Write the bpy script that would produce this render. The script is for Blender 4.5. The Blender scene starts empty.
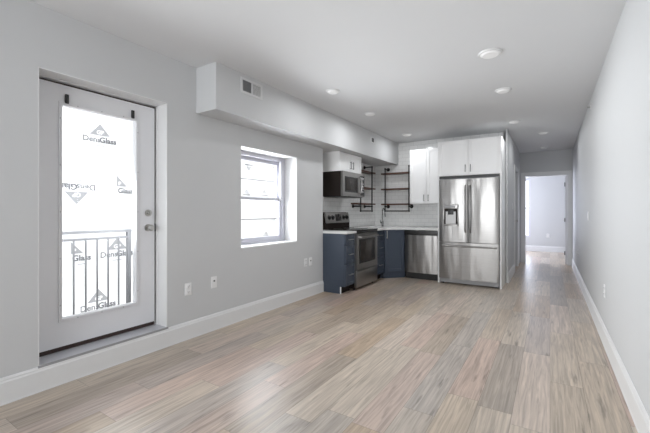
import bpy, bmesh, math, random
from mathutils import Matrix, Vector
random.seed(4)
S = bpy.context.scene
C = S.collection

# ------------------------------------------------------------------ camera, world, lights, exposure
YAW = math.atan(225/352)
cd = bpy.data.cameras.new('camera'); cam = bpy.data.objects.new('camera', cd); C.objects.link(cam)
cam.location = (0, 0, 1.2); cam.rotation_euler = (math.pi/2, 0, YAW)
cd.sensor_width = 36; cd.lens = 352/650*36; cd.shift_y = -5/650; cd.clip_start = .02
S.camera = cam
S.view_settings.view_transform = 'Standard'; S.view_settings.look = 'None'
S.view_settings.gamma = 1; S.view_settings.use_curve_mapping = False
S.view_settings.exposure = 0.07
w = bpy.data.worlds.new('world'); S.world = w; w.use_nodes = True
w.node_tree.nodes['Background'].inputs[0].default_value = (.93, .96, 1, 1)
w.node_tree.nodes['Background'].inputs[1].default_value = 2.2

def area(name, loc, direction, sx, sy, power, color=(1, 1, 1)):
    l = bpy.data.lights.new(name, 'AREA'); l.shape = 'RECTANGLE'; l.size = sx; l.size_y = sy
    l.energy = power; l.color = color
    o = bpy.data.objects.new(name, l); C.objects.link(o); o.location = loc
    o.rotation_euler = Vector(direction).to_track_quat('-Z', 'Z').to_euler()
    return o
sl = bpy.data.lights.new('sun', 'SUN'); sl.energy = 11; sl.angle = .15; sl.color = (1, .98, .96)
sun = bpy.data.objects.new('sun', sl); C.objects.link(sun); sun.location = (-3.5, 2, 6)
sun.rotation_euler = Vector((-.2, 0.0, -1)).to_track_quat('-Z', 'Y').to_euler()
area('rear_window_fill', (-1.3, -2.62, 1.45), (0.0, 1, .12), 2.6, 1.9, 38, (.94, .97, 1)).data.spread = math.radians(115)  # main fill light, added outside an assumed window opening behind the camera
area('door_daylight', (-3.14, 1.42, 1.2), (1, 0, 0), .5, 1.5, 44, (.95, .975, 1)).data.spread = math.radians(125)
area('window_daylight', (-3.22, 3.28, 1.36), (1, 0, 0), .85, .95, 42, (.95, .97, 1)).data.spread = math.radians(125)
area('far_room_window_daylight', (-1.0, 12.28, 1.3), (0.1, -1, 0), .9, 1.7, 28, (.76, .82, 1))
area('far_room_side_daylight', (-2.12, 11.2, 1.35), (1, 0, 0), 1.15, 1.45, 80, (.80, .85, 1))

# ------------------------------------------------------------------ materials
def new_mat(name):
    m = bpy.data.materials.new(name); m.use_nodes = True
    return m, m.node_tree, m.node_tree.nodes['Principled BSDF']
def nd(nt, kind, **kw):
    n = nt.nodes.new(kind)
    for k, v in kw.items(): setattr(n, k, v)
    return n
def plain(name, col, rough=.5, metal=0, spec=.5, noise=.0, nscale=20, bump=0, bscale=200, emit=None, estr=0, coat=0):
    m, nt, b = new_mat(name)
    b.inputs['Base Color'].default_value = (*col, 1); b.inputs['Roughness'].default_value = rough
    b.inputs['Metallic'].default_value = metal; b.inputs['Specular IOR Level'].default_value = spec
    b.inputs['Coat Weight'].default_value = coat
    tc = nd(nt, 'ShaderNodeTexCoord')
    nz = nd(nt, 'ShaderNodeTexNoise'); nz.inputs['Scale'].default_value = nscale
    nt.links.new(tc.outputs['Object'], nz.inputs['Vector'])
    mr = nd(nt, 'ShaderNodeMapRange'); nt.links.new(nz.outputs['Fac'], mr.inputs['Value'])
    mr.inputs['To Min'].default_value = 1 - noise; mr.inputs['To Max'].default_value = 1 + noise
    vm = nd(nt, 'ShaderNodeVectorMath', operation='SCALE'); vm.inputs[0].default_value = col
    nt.links.new(mr.outputs['Result'], vm.inputs['Scale']); nt.links.new(vm.outputs['Vector'], b.inputs['Base Color'])
    if bump:
        n2 = nd(nt, 'ShaderNodeTexNoise'); n2.inputs['Scale'].default_value = bscale
        nt.links.new(tc.outputs['Object'], n2.inputs['Vector'])
        bp = nd(nt, 'ShaderNodeBump'); bp.inputs['Strength'].default_value = bump; bp.inputs['Distance'].default_value = .002
        nt.links.new(n2.outputs['Fac'], bp.inputs['Height']); nt.links.new(bp.outputs['Normal'], b.inputs['Normal'])
    if emit:
        b.inputs['Emission Color'].default_value = (*emit, 1); b.inputs['Emission Strength'].default_value = estr
    return m
WALL = plain('wall_paint', (.585, .59, .595), .6, noise=.015, nscale=3, bump=.15, bscale=120)
CEIL = plain('ceiling_paint', (.70, .705, .715), .8, noise=.01, nscale=3)
TRIM = plain('white_trim_paint', (.74, .74, .74), .35, noise=.01)
DOORW = plain('door_white_enamel', (.76, .76, .78), .35, noise=.01)
CABW = plain('white_cabinet_lacquer', (.9, .9, .9), .3, noise=.01)
CABB = plain('slate_blue_cabinet_paint', (.050, .066, .095), .35, noise=.04)
QUARTZ = plain('white_quartz', (.8, .8, .79), .15, noise=.03, nscale=60)
BLACK = plain('black_plastic', (.018, .018, .018), .35, noise=.1)
BGLASS = plain('black_glass', (.012, .011, .011), .1, spec=.3, noise=.05)
MESHG = plain('dark_perforated_window', (.03, .025, .022), .2, spec=.3, noise=.25, nscale=150)
SIDEB = plain('dark_brown_appliance_side', (.016, .011, .009), .6, spec=.2, noise=.1)
GREYP = plain('grey_plastic', (.33, .33, .34), .4, noise=.03)
PIPE = plain('black_iron_pipe', (.014, .012, .011), .4, metal=.3, noise=.2)
NICKEL = plain('brushed_nickel', (.5, .49, .47), .3, metal=1, noise=.04, nscale=200)
CHROME = plain('dark_satin_chrome', (.16, .16, .16), .2, metal=1, noise=.03)
PLATE = plain('white_plastic_plate', (.82, .82, .82), .3, noise=.01)
VENTW = plain('white_vent_enamel', (.68, .68, .68), .4, noise=.01)
VENTD = plain('vent_shadow_cavity', (.12, .12, .12), .8, noise=.05)
SILL = plain('painted_sill_board', (.50, .50, .53), .3, noise=.05, nscale=8)
DARKW = plain('dark_brown_weatherstrip', (.035, .018, .014), .6, noise=.2)
LENS = plain('frosted_lamp_lens', (.8, .8, .8), .3, noise=.01, emit=(1, .98, .95), estr=.1)
VINYL = plain('white_vinyl_sash', (.62, .62, .68), .35, noise=.01)
RAILM = plain('grey_painted_railing', (.24, .24, .25), .5, noise=.05)
SHEATH = plain('white_sheathing_face', (.78, .78, .78), .9, noise=.02, nscale=6)
INK = plain('grey_print_ink', (.30, .30, .31), .9, noise=.1, nscale=60)
CONC = plain('grey_alley_concrete', (.5, .5, .5), .9, noise=.1)

def steel(name, rough=.29, wav=.10):
    m, nt, b = new_mat(name)
    b.inputs['Metallic'].default_value = 1; b.inputs['Roughness'].default_value = rough
    tc = nd(nt, 'ShaderNodeTexCoord')
    mp = nd(nt, 'ShaderNodeMapping'); mp.inputs['Scale'].default_value = (4, 4, 600)
    nt.links.new(tc.outputs['Object'], mp.inputs['Vector'])
    nz = nd(nt, 'ShaderNodeTexNoise'); nz.inputs['Scale'].default_value = 1
    nt.links.new(mp.outputs['Vector'], nz.inputs['Vector'])
    cr = nd(nt, 'ShaderNodeValToRGB')
    cr.color_ramp.elements[0].color = (.25, .243, .235, 1); cr.color_ramp.elements[1].color = (.37, .36, .35, 1)
    nt.links.new(nz.outputs['Fac'], cr.inputs['Fac']); nt.links.new(cr.outputs['Color'], b.inputs['Base Color'])
    m2 = nd(nt, 'ShaderNodeMapping'); m2.inputs['Scale'].default_value = (9, 9, 1.6)
    nt.links.new(tc.outputs['Object'], m2.inputs['Vector'])
    n2 = nd(nt, 'ShaderNodeTexNoise'); n2.inputs['Scale'].default_value = 1; n2.inputs['Detail'].default_value = .5
    nt.links.new(m2.outputs['Vector'], n2.inputs['Vector'])
    bp = nd(nt, 'ShaderNodeBump'); bp.inputs['Strength'].default_value = wav; bp.inputs['Distance'].default_value = .12
    nt.links.new(n2.outputs['Fac'], bp.inputs['Height']); nt.links.new(bp.outputs['Normal'], b.inputs['Normal'])
    return m
STEEL = steel('stainless_steel'); STEEL2 = steel('stainless_steel_flat', .3, .03)

def wood_floor():
    m, nt, b = new_mat('wood_plank_floor')
    L = nt.links.new
    tc = nd(nt, 'ShaderNodeTexCoord'); sp = nd(nt, 'ShaderNodeSeparateXYZ'); L(tc.outputs['Object'], sp.inputs[0])
    def M(op, a, bb=None):
        n = nd(nt, 'ShaderNodeMath', operation=op)
        for i, v in enumerate((a, bb)):
            if v is None: continue
            if isinstance(v, (int, float)): n.inputs[i].default_value = v
            else: L(v, n.inputs[i])
        return n.outputs[0]
    PW, PL = .19, 1.22
    xr = M('DIVIDE', sp.outputs['X'], PW); row = M('FLOOR', xr); fx = M('FRACT', xr)
    wn = nd(nt, 'ShaderNodeTexWhiteNoise', noise_dimensions='1D'); L(row, wn.inputs['W'])
    yr = M('ADD', M('DIVIDE', sp.outputs['Y'], PL), wn.outputs['Value']); idx = M('FLOOR', yr); fy = M('FRACT', yr)
    cb = nd(nt, 'ShaderNodeCombineXYZ'); L(row, cb.inputs[0]); L(idx, cb.inputs[1])
    w2 = nd(nt, 'ShaderNodeTexWhiteNoise', noise_dimensions='2D'); L(cb.outputs[0], w2.inputs['Vector'])
    cr = nd(nt, 'ShaderNodeValToRGB'); e = cr.color_ramp; e.interpolation = 'LINEAR'
    cols = [(.0, (.34, .30, .265)), (.15, (.43, .33, .24)), (.35, (.48, .415, .35)), (.5, (.50, .405, .31)), (.65, (.40, .355, .315)), (.8, (.475, .36, .30)), (1, (.55, .485, .41))]
    e.elements[0].position = 0; e.elements[0].color = (*cols[0][1], 1); e.elements[1].position = 1; e.elements[1].color = (*cols[-1][1], 1)
    for p, c in cols[1:-1]:
        x = e.elements.new(p); x.color = (*c, 1)
    L(w2.outputs['Value'], cr.inputs['Fac'])
    # grain, shifted per plank
    sh = nd(nt, 'ShaderNodeVectorMath', operation='MULTIPLY_ADD'); L(w2.outputs['Color'], sh.inputs[0]); sh.inputs[1].default_value = (7, 9, 5); L(tc.outputs['Object'], sh.inputs[2])
    mp = nd(nt, 'ShaderNodeMapping'); mp.inputs['Scale'].default_value = (60, 2.6, 1); L(sh.outputs[0], mp.inputs['Vector'])
    g = nd(nt, 'ShaderNodeTexNoise'); g.inputs['Scale'].default_value = 1; g.inputs['Detail'].default_value = 6; g.inputs['Distortion'].default_value = .8; L(mp.outputs[0], g.inputs['Vector'])
    gr = nd(nt, 'ShaderNodeMapRange'); L(g.outputs['Fac'], gr.inputs['Value']); gr.inputs['From Min'].default_value = .3; gr.inputs['From Max'].default_value = .7; gr.inputs['To Min'].default_value = .68; gr.inputs['To Max'].default_value = 1.2
    # dark knots and cracks
    mk = nd(nt, 'ShaderNodeMapping'); mk.inputs['Scale'].default_value = (26, 2.8, 1); L(sh.outputs[0], mk.inputs['Vector'])
    k = nd(nt, 'ShaderNodeTexNoise'); k.inputs['Scale'].default_value = 1; k.inputs['Detail'].default_value = 3; L(mk.outputs[0], k.inputs['Vector'])
    kr = nd(nt, 'ShaderNodeMapRange'); L(k.outputs['Fac'], kr.inputs['Value']); kr.inputs['From Min'].default_value = .63; kr.inputs['From Max'].default_value = .74; kr.inputs['To Min'].default_value = 1; kr.inputs['To Max'].default_value = .6
    # big soft tone zones
    bz = nd(nt, 'ShaderNodeTexNoise'); bz.inputs['Scale'].default_value = 1.1; L(tc.outputs['Object'], bz.inputs['Vector'])
    br = nd(nt, 'ShaderNodeMapRange'); L(bz.outputs['Fac'], br.inputs['Value']); br.inputs['To Min'].default_value = .88; br.inputs['To Max'].default_value = 1.12
    # joints
    jx = M('LESS_THAN', M('MINIMUM', fx, M('SUBTRACT', 1, fx)), .008); jy = M('LESS_THAN', M('MINIMUM', fy, M('SUBTRACT', 1, fy)), .0013)
    j = M('SUBTRACT', 1, M('MULTIPLY', M('MAXIMUM', jx, jy), .4))
    tot = M('MULTIPLY', M('MULTIPLY', M('MULTIPLY', gr.outputs[0], kr.outputs[0]), br.outputs[0]), j)
    vm = nd(nt, 'ShaderNodeVectorMath', operation='SCALE'); L(cr.outputs['Color'], vm.inputs[0]); L(tot, vm.inputs['Scale'])
    L(vm.outputs[0], b.inputs['Base Color'])
    rr = nd(nt, 'ShaderNodeMapRange'); L(g.outputs['Fac'], rr.inputs['Value']); rr.inputs['To Min'].default_value = .24; rr.inputs['To Max'].default_value = .42
    L(rr.outputs[0], b.inputs['Roughness']); b.inputs['Specular IOR Level'].default_value = .55
    bp = nd(nt, 'ShaderNodeBump'); bp.inputs['Strength'].default_value = .25; bp.inputs['Distance'].default_value = .002
    L(tot, bp.inputs['Height']); L(bp.outputs[0], b.inputs['Normal'])
    return m
FLOOR = wood_floor()

def tile(name, axis):
    m, nt, b = new_mat(name); L = nt.links.new
    tc = nd(nt, 'ShaderNodeTexCoord'); sp = nd(nt, 'ShaderNodeSeparateXYZ'); L(tc.outputs['Object'], sp.inputs[0])
    cb = nd(nt, 'ShaderNodeCombineXYZ'); L(sp.outputs[axis], cb.inputs[0]); L(sp.outputs['Z'], cb.inputs[1])
    br = nd(nt, 'ShaderNodeTexBrick'); L(cb.outputs[0], br.inputs['Vector'])
    br.inputs['Scale'].default_value = 1; br.inputs['Brick Width'].default_value = .152; br.inputs['Row Height'].default_value = .076
    br.inputs['Mortar Size'].default_value = .0022; br.inputs['Mortar Smooth'].default_value = .1
    br.inputs['Color1'].default_value = (.80, .80, .79, 1); br.inputs['Color2'].default_value = (.84, .84, .83, 1); br.inputs['Mortar'].default_value = (.6, .6, .6, 1)
    L(br.outputs['Color'], b.inputs['Base Color']); b.inputs['Roughness'].default_value = .12
    bp = nd(nt, 'ShaderNodeBump'); bp.invert = True; bp.inputs['Strength'].default_value = .6; bp.inputs['Distance'].default_value = .002
    L(br.outputs['Fac'], bp.inputs['Height']); L(bp.outputs[0], b.inputs['Normal'])
    return m
TILEX = tile('subway_tile_back', 'X'); TILEY = tile('subway_tile_side', 'Y')

def shelf_wood():
    m, nt, b = new_mat('dark_stained_shelf_wood'); L = nt.links.new
    tc = nd(nt, 'ShaderNodeTexCoord'); nz = nd(nt, 'ShaderNodeTexNoise'); nz.inputs['Scale'].default_value = 14; nz.inputs['Detail'].default_value = 5
    mp = nd(nt, 'ShaderNodeMapping'); mp.inputs['Scale'].default_value = (1, 1, 6); L(tc.outputs['Object'], mp.inputs[0]); L(mp.outputs[0], nz.inputs['Vector'])
    cr = nd(nt, 'ShaderNodeValToRGB'); cr.color_ramp.elements[0].color = (.045, .018, .012, 1); cr.color_ramp.elements[1].color = (.15, .065, .04, 1)
    L(nz.outputs['Fac'], cr.inputs[0]); L(cr.outputs[0], b.inputs['Base Color']); b.inputs['Roughness'].default_value = .5
    return m
WOOD = shelf_wood()

def glass_mat():
    m = bpy.data.materials.new('clear_glass'); m.use_nodes = True; nt = m.node_tree; nt.nodes.clear()
    o = nd(nt, 'ShaderNodeOutputMaterial'); t = nd(nt, 'ShaderNodeBsdfTransparent'); g = nd(nt, 'ShaderNodeBsdfGlossy'); g.inputs['Roughness'].default_value = .02
    t.inputs[0].default_value = (.96, .97, .97, 1)
    mx = nd(nt, 'ShaderNodeMixShader'); fr = nd(nt, 'ShaderNodeLayerWeight'); fr.inputs[0].default_value = .12
    nt.links.new(fr.outputs['Facing'], mx.inputs[0]); nt.links.new(t.outputs[0], mx.inputs[1]); nt.links.new(g.outputs[0], mx.inputs[2]); nt.links.new(mx.outputs[0], o.inputs[0])
    return m
GLASS = glass_mat()

# ------------------------------------------------------------------ mesh helpers
I4 = Matrix.Identity(4)
def fr(x, y, z, deg=0): return Matrix.Translation((x, y, z)) @ Matrix.Rotation(math.radians(deg), 4, 'Z')
def bx(bm, x0, x1, y0, y1, z0, z1, M=I4, bev=0.0):
    t = bmesh.new(); bmesh.ops.create_cube(t, size=1)
    for v in t.verts: v.co = ((x0+x1)/2+v.co.x*(x1-x0), (y0+y1)/2+v.co.y*(y1-y0), (z0+z1)/2+v.co.z*(z1-z0))
    if bev: bmesh.ops.bevel(t, geom=t.edges[:], offset=bev, segments=2, profile=.6, affect='EDGES')
    merge(bm, t, M)
def merge(bm, t, M=I4):
    for v in t.verts: v.co = M @ v.co
    me = bpy.data.meshes.new('t'); t.to_mesh(me); t.free(); bm.from_mesh(me); bpy.data.meshes.remove(me)
def cyl(bm, p0, p1, r, r2=None, seg=16, M=I4, bev=0.0):
    p0 = Vector(p0); p1 = Vector(p1); d = p1-p0
    t = bmesh.new(); bmesh.ops.create_cone(t, cap_ends=True, segments=seg, radius1=r, radius2=r if r2 is None else r2, depth=d.length)
    if bev: bmesh.ops.bevel(t, geom=[e for e in t.edges if all(abs(abs(v.co.z)-d.length/2) < 1e-6 for v in e.verts)], offset=bev, segments=2, affect='EDGES')
    R = d.to_track_quat('Z', 'Y').to_matrix().to_4x4()
    merge(bm, t, M @ Matrix.Translation((p0+p1)/2) @ R)
def tube(bm, pts, r, seg=10, M=I4):
    pts = [Vector(p) for p in pts]; t = bmesh.new(); rings = []
    up = None
    for i, p in enumerate(pts):
        d = (pts[min(i+1, len(pts)-1)]-pts[max(i-1, 0)]).normalized()
        if up is None: up = Vector((0, 0, 1)) if abs(d.z) < .9 else Vector((1, 0, 0))
        a = d.cross(up).normalized(); bq = a.cross(d).normalized(); up = bq
        rings.append([t.verts.new(p+(a*math.cos(k*2*math.pi/seg)+bq*math.sin(k*2*math.pi/seg))*r) for k in range(seg)])
    for A, B in zip(rings, rings[1:]):
        for k in range(seg): t.faces.new((A[k], A[(k+1) % seg], B[(k+1) % seg], B[k]))
    t.faces.new(rings[0][::-1]); t.faces.new(rings[-1])
    bmesh.ops.recalc_face_normals(t, faces=t.faces[:]); merge(bm, t, M)
def prism(bm, poly, z0, z1, M=I4, bev=0.0):
    t = bmesh.new(); a = [t.verts.new((x, y, z0)) for x, y in poly]; b = [t.verts.new((x, y, z1)) for x, y in poly]
    t.faces.new(a[::-1]); t.faces.new(b); n = len(poly)
    for i in range(n): t.faces.new((a[i], a[(i+1) % n], b[(i+1) % n], b[i]))
    bmesh.ops.recalc_face_normals(t, faces=t.faces[:])
    if bev: bmesh.ops.bevel(t, geom=t.edges[:], offset=bev, segments=2, affect='EDGES')
    merge(bm, t, M)
def origin(o):
    v = Vector((0, 0, 0))
    while o is not None: v += o.location; o = o.parent
    return v
def obj(name, bm, m, parent=None, smooth=True, loc=None):
    me = bpy.data.meshes.new(name)
    xs = [v.co for v in bm.verts]
    if parent: off = origin(parent)
    elif loc is not None: off = Vector(loc)
    else:
        off = Vector(((min(v.x for v in xs)+max(v.x for v in xs))/2, (min(v.y for v in xs)+max(v.y for v in xs))/2, min(v.z for v in xs)))
    for v in bm.verts: v.co -= off
    bm.to_mesh(me); bm.free(); me.materials.append(m)
    if smooth:
        for p in me.polygons: p.use_smooth = True
        me.set_sharp_from_angle(angle=math.radians(35))
    o = bpy.data.objects.new(name, me); C.objects.link(o)
    if parent: o.parent = parent
    else: o.location = off
    return o
def thing(name, label, cat, loc, group=None):
    o = bpy.data.objects.new(name, None); C.objects.link(o); o.location = loc; o.empty_display_size = .1
    o['label'] = label; o['category'] = cat
    if group: o['group'] = group
    return o
def tag(o, label, cat, group=None):
    o['label'] = label; o['category'] = cat
    if group: o['group'] = group
    return o
def struct(name, bm, m, parent=None, loc=(0, 0, 0), label=None, cat=None):
    o = obj(name, bm, m, parent, smooth=False, loc=None if parent else loc)
    if not parent:
        o['kind'] = 'structure'
        if label: o['label'] = label; o['category'] = cat
    return o
def sthing(name, loc, label, cat):
    o = thing(name, label, cat, loc); o['kind'] = 'structure'; return o
def B(): return bmesh.new()
def boxobj(name, dims, m, parent=None, M=I4, bev=0.0):
    b = B(); bx(b, *dims, M=M, bev=bev); return obj(name, b, m, parent)
def dup(root, delta, label=None, group=None):
    r = root.copy(); C.objects.link(r); r.location = root.location+Vector(delta)
    if label: r['label'] = label
    if group: r['group'] = group
    for ch in list(root.children):
        c = ch.copy(); C.objects.link(c); c.parent = r
        for g in list(ch.children):
            d = g.copy(); C.objects.link(d); d.parent = c
    return r

# ------------------------------------------------------------------ structure
XL, XR, ZC, YB = -2.87, .42, 2.58, 6.82       # left wall, right wall, ceiling, kitchen back wall
XK, XO, XH, YE = -3.10, -3.20, -.60, 9.50     # kitchen side wall, outer face, hall left wall, hall end wall
YR, YK, YF = -2.4, 4.43, 12.4                 # rear wall, start of kitchen recess, far room wall
def st(name, boxes, m, label, cat):
    b = B()
    for q in boxes: bx(b, *q)
    return struct(name, b, m, label=label, cat=cat)
st('floor', [(XO, 2.2, YR-.1, YF+.1, -.1, 0)], FLOOR, 'wood plank floor running from the living area down the hall', 'floor')
st('ceiling', [(XO, 2.2, YR-.1, YF+.1, ZC, ZC+.12)], CEIL, 'flat white painted ceiling over living area, kitchen and hall', 'ceiling')
DY0, DY1, DZ0, DZ1 = .945, 1.885, .17, 2.165  # door opening
WY0, WY1, WZ0, WZ1 = 2.765, 3.79, .79, 1.93   # window opening
st('wall_left', [(XO, XL, YR, DY0, 0, ZC), (XO, XL, DY0, DY1, 0, DZ0-.02), (XO, XL, DY0, DY1, DZ1, ZC), (XO, XL, DY1, WY0, 0, ZC),
                 (XO, XL, WY0, WY1, 0, WZ0), (XO, XL, WY0, WY1, WZ1, ZC), (XO, XL, WY1, YK, 0, ZC)], WALL,
   'grey painted left wall with the glazed door and window', 'wall')
st('wall_kitchen', [(XO, XK, YK, YB+.1, 0, ZC)], TILEY, 'white subway tiled side wall behind the range', 'wall')
st('wall_back', [(XK, XH-.08, YB, YB+.1, 0, ZC)], TILEX, 'white subway tiled back wall of the kitchen', 'wall')
st('wall_right', [(XR, XR+.1, YR, YE+.1, 0, ZC)], WALL, 'long pale grey wall along the right side', 'wall')
HY0, HY1 = 7.95, 8.75
st('wall_hall', [(XH-.025, XH, 6.62, YB+.1, 0, ZC), (XH-.08, XH, YB+.1, HY0, 0, ZC), (XH-.08, XH, HY0, HY1, 2.05, ZC), (XH-.08, XH, HY1, YE, 0, ZC)], WALL, 'grey hall wall beside the refrigerator cabinet', 'wall')
st('wall_end', [(XH-.08, -.50, YE, YE+.1, 0, ZC), (-.50, .34, YE, YE+.1, 2.03, ZC), (.34, XR+.1, YE, YE+.1, 0, ZC)], WALL, 'grey wall around the open doorway at the end of the hall', 'wall')
st('wall_far', [(-2.0, -1.45, YF, YF+.1, 0, ZC), (-1.45, -.50, YF, YF+.1, 0, .42), (-1.45, -.50, YF, YF+.1, 2.19, ZC), (-.50, 2.2, YF, YF+.1, 0, ZC)], WALL, 'pale back wall of the bright room beyond the hall', 'wall')
st('wall_far_left', [(-2.1, -2.0, YE, 10.6, 0, ZC), (-2.1, -2.0, 11.8, YF+.1, 0, ZC), (-2.1, -2.0, 10.6, 11.8, 0, .6), (-2.1, -2.0, 10.6, 11.8, 2.1, ZC), (-2.1, XH-.08, YE, YE+.1, 0, ZC)], WALL, 'left side wall of the bright room beyond the hall', 'wall')
st('wall_far_right', [(2.1, 2.2, YE, YF+.1, 0, ZC), (XR+.1, 2.2, YE, YE+.1, 0, ZC)], WALL, 'right side wall of the bright room beyond the hall', 'wall')
st('wall_rear', [(XL, -2.7, YR-.1, YR, 0, ZC), (0, XR, YR-.1, YR, 0, ZC), (-2.7, 0, YR-.1, YR, 0, .45), (-2.7, 0, YR-.1, YR, 2.35, ZC)], WALL, 'front wall with a wide unseen window opening added behind the viewpoint', 'wall')
# unseen walls added behind the hall door so no daylight leaks in
st('wall_light_block', [(-1.6, XH-.08, HY0-.2, HY0-.1, 0, ZC), (-1.6, XH-.08, HY1+.1, HY1+.2, 0, ZC), (-1.7, -1.6, HY0-.2, HY1+.2, 0, ZC)], WALL, 'unseen walls added behind the hall door to block daylight', 'wall')
# dropped soffit along the left wall
st('trim_1', [(XL, -2.59, 2.19, YK, 2.145, ZC), (XK, -2.59, YK, YB, 2.145, ZC)], WALL, 'boxed soffit running under the ceiling along the left wall', 'soffit')

def baseboard(name, p0, p1, n, label):
    # p0->p1 along the wall, n = outward normal
    b = B(); p0 = Vector((*p0, 0)); p1 = Vector((*p1, 0)); n = Vector((*n, 0)); L = (p1-p0).length; u = (p1-p0).normalized()
    prof = [(0, 0), (.018, 0), (.018, .006), (.015, .012), (.015, .135), (.010, .145), (.010, .152), (.004, .166), (0, .166)]
    t = bmesh.new(); A = [t.verts.new(p0+n*x+Vector((0, 0, z))) for x, z in prof]; D = [t.verts.new(p1+n*x+Vector((0, 0, z))) for x, z in prof]
    t.faces.new(A); t.faces.new(D[::-1])
    for i in range(len(prof)): t.faces.new((A[i], A[(i+1) % len(prof)], D[(i+1) % len(prof)], D[i]))
    bmesh.ops.recalc_face_normals(t, faces=t.faces[:]); merge(b, t)
    return struct(name, b, TRIM, label=label, cat='baseboard')
baseboard('baseboard_left', (XL, YR), (XL, YK), (1, 0), 'tall white baseboard along the left wall')
baseboard('baseboard_right', (XR, YR), (XR, YE-.02), (-1, 0), 'tall white baseboard along the long right wall')
baseboard('baseboard_hall', (XH, 6.62), (XH, HY0-.09), (1, 0), 'white baseboard on the hall wall past the refrigerator')
baseboard('baseboard_far', (-2.0, YF), (2.1, YF), (0, -1), 'white baseboard on the back wall of the far room')
baseboard('baseboard_rear', (XL, YR), (XR, YR), (0, 1), 'white baseboard on the wall behind the viewpoint')

# ------------------------------------------------------------------ exterior door
d = sthing('door_1', (-3.05, 1.415, DZ0), 'white exterior door with full glass lite on the left wall', 'door')
XD = -3.03
LY0, LY1, LZ0, LZ1 = .965, 1.862, .205, 2.135
GY0, GY1, GZ0, GZ1 = 1.142, 1.69, .41, 1.985
b = B()
for q in [(XD-.045, XD, LY0, GY0-.02, LZ0, LZ1), (XD-.045, XD, GY1+.02, LY1, LZ0, LZ1), (XD-.045, XD, GY0-.02, GY1+.02, LZ0, GZ0-.02), (XD-.045, XD, GY0-.02, GY1+.02, GZ1+.02, LZ1)]:
    bx(b, *q)
struct('leaf', b, DOORW, d)
b = B()
for (y0, y1, z0, z1) in [(GY0-.024, GY0, GZ0-.024, GZ1+.024), (GY1, GY1+.024, GZ0-.024, GZ1+.024), (GY0-.002, GY1+.002, GZ0-.024, GZ0), (GY0-.002, GY1+.002, GZ1, GZ1+.024)]:
    bx(b, XD-.05, XD+.008, y0, y1, z0, z1, bev=.004)
lf = obj('lite_frame', b, DOORW, d)
b = B(); bx(b, XD-.026, XD-.02, GY0-.005, GY1+.005, GZ0-.005, GZ1+.005); obj('glass_pane', b, GLASS, d)
b = B()
for i in range(5):
    z = GZ0+.1+i*(GZ1-GZ0-.2)/4
    for y in (GY0-.014, GY1+.014): cyl(b, (XD+.007, y, z), (XD+.0095, y, z), .004, seg=8)
for i in range(3):
    y = GY0+.1+i*.17
    for z in (GZ0-.014, GZ1+.014): cyl(b, (XD+.007, y, z), (XD+.0095, y, z), .004, seg=8)
obj('screw_plugs', b, GREYP, lf)
for y in (1.169, 1.659):
    b = B(); bx(b, XD+.0, XD+.02, y-.011, y+.011, 2.0, 2.068, bev=.003); bx(b, XD+.008, XD+.026, y-.006, y+.006, 2.0, 2.03, bev=.002)
    o = obj('glass_clip', b, BLACK, d); o['label'] = 'black clip at the top of the glass'
b = B(); cyl(b, (XD, 1.80, 1.187), (XD+.012, 1.80, 1.187), .031, seg=24, bev=.003); cyl(b, (XD+.012, 1.80, 1.187), (XD+.03, 1.80, 1.187), .018, .015, seg=20); bx(b, XD+.028, XD+.045, 1.795, 1.805, 1.17, 1.204, bev=.002)
obj('deadbolt', b, NICKEL, d)
b = B(); cyl(b, (XD, 1.80, 1.055), (XD+.01, 1.80, 1.055), .033, seg=24, bev=.003); cyl(b, (XD+.01, 1.80, 1.055), (XD+.04, 1.80, 1.055), .012, seg=16)
cyl(b, (XD+.036, 1.80, 1.055), (XD+.052, 1.80, 1.055), .018, .028, seg=24); cyl(b, (XD+.052, 1.80, 1.055), (XD+.068, 1.80, 1.055), .028, .02, seg=24)
obj('door_knob', b, NICKEL, d)
b = B()   # jamb lining and stops
for q in [(XO-.0, XD-.02, DY0, DY0+.02, DZ0, DZ1), (XO, XD-.02, DY1-.02, DY1, DZ0, DZ1), (XO, XD-.02, DY0, DY1, DZ1-.02, DZ1)]: bx(b, *q)
for q in [(XD+.002, XD+.018, DY0, DY0+.012, DZ0, DZ1-.01), (XD+.002, XD+.018, DY1-.012, DY1, DZ0, DZ1-.01), (XD+.002, XD+.018, DY0, DY1, DZ1-.012, DZ1)]: bx(b, *q)
struct('door_frame', b, TRIM, d)
b = B()
bx(b, XD-.03, XD-.004, LY0-.003, LY1+.006, LZ1, LZ1+.012); bx(b, XD-.03, XD-.004, LY1, LY1+.007, LZ0, LZ1); bx(b, XD-.04, XD-.008, LY0, LY1, DZ0, LZ0)
obj('weatherstrip', b, DARKW, d)
b = B(); bx(b, XD-.002, XD+.004, LY1-.002, LY1+.012, 1.02, 1.09); obj('strike_plate', b, CHROME, d)
b = B()   # returns (reveal lining)
for q in [(XD+.018, XL, DY1-.006, DY1+.0, DZ0, DZ1), (XD+.018, XL, DY0, DY0+.006, DZ0, DZ1), (XD+.018, XL, DY0, DY1, DZ1-.006, DZ1)]: bx(b, *q)
struct('reveal_lining', b, TRIM, d)
st('trim_2', [(XO, XL+.004, DY0, DY1, DZ0-.02, DZ0+.002)], SILL, 'grey painted threshold board under the glazed door', 'threshold')
b = B(); bx(b, XL+.004, XL+.010, DY0-.002, DY1+.002, DZ0-.012, DZ0+.004); obj('edge_strip', b, GREYP, bpy.data.objects['trim_2'])

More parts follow.
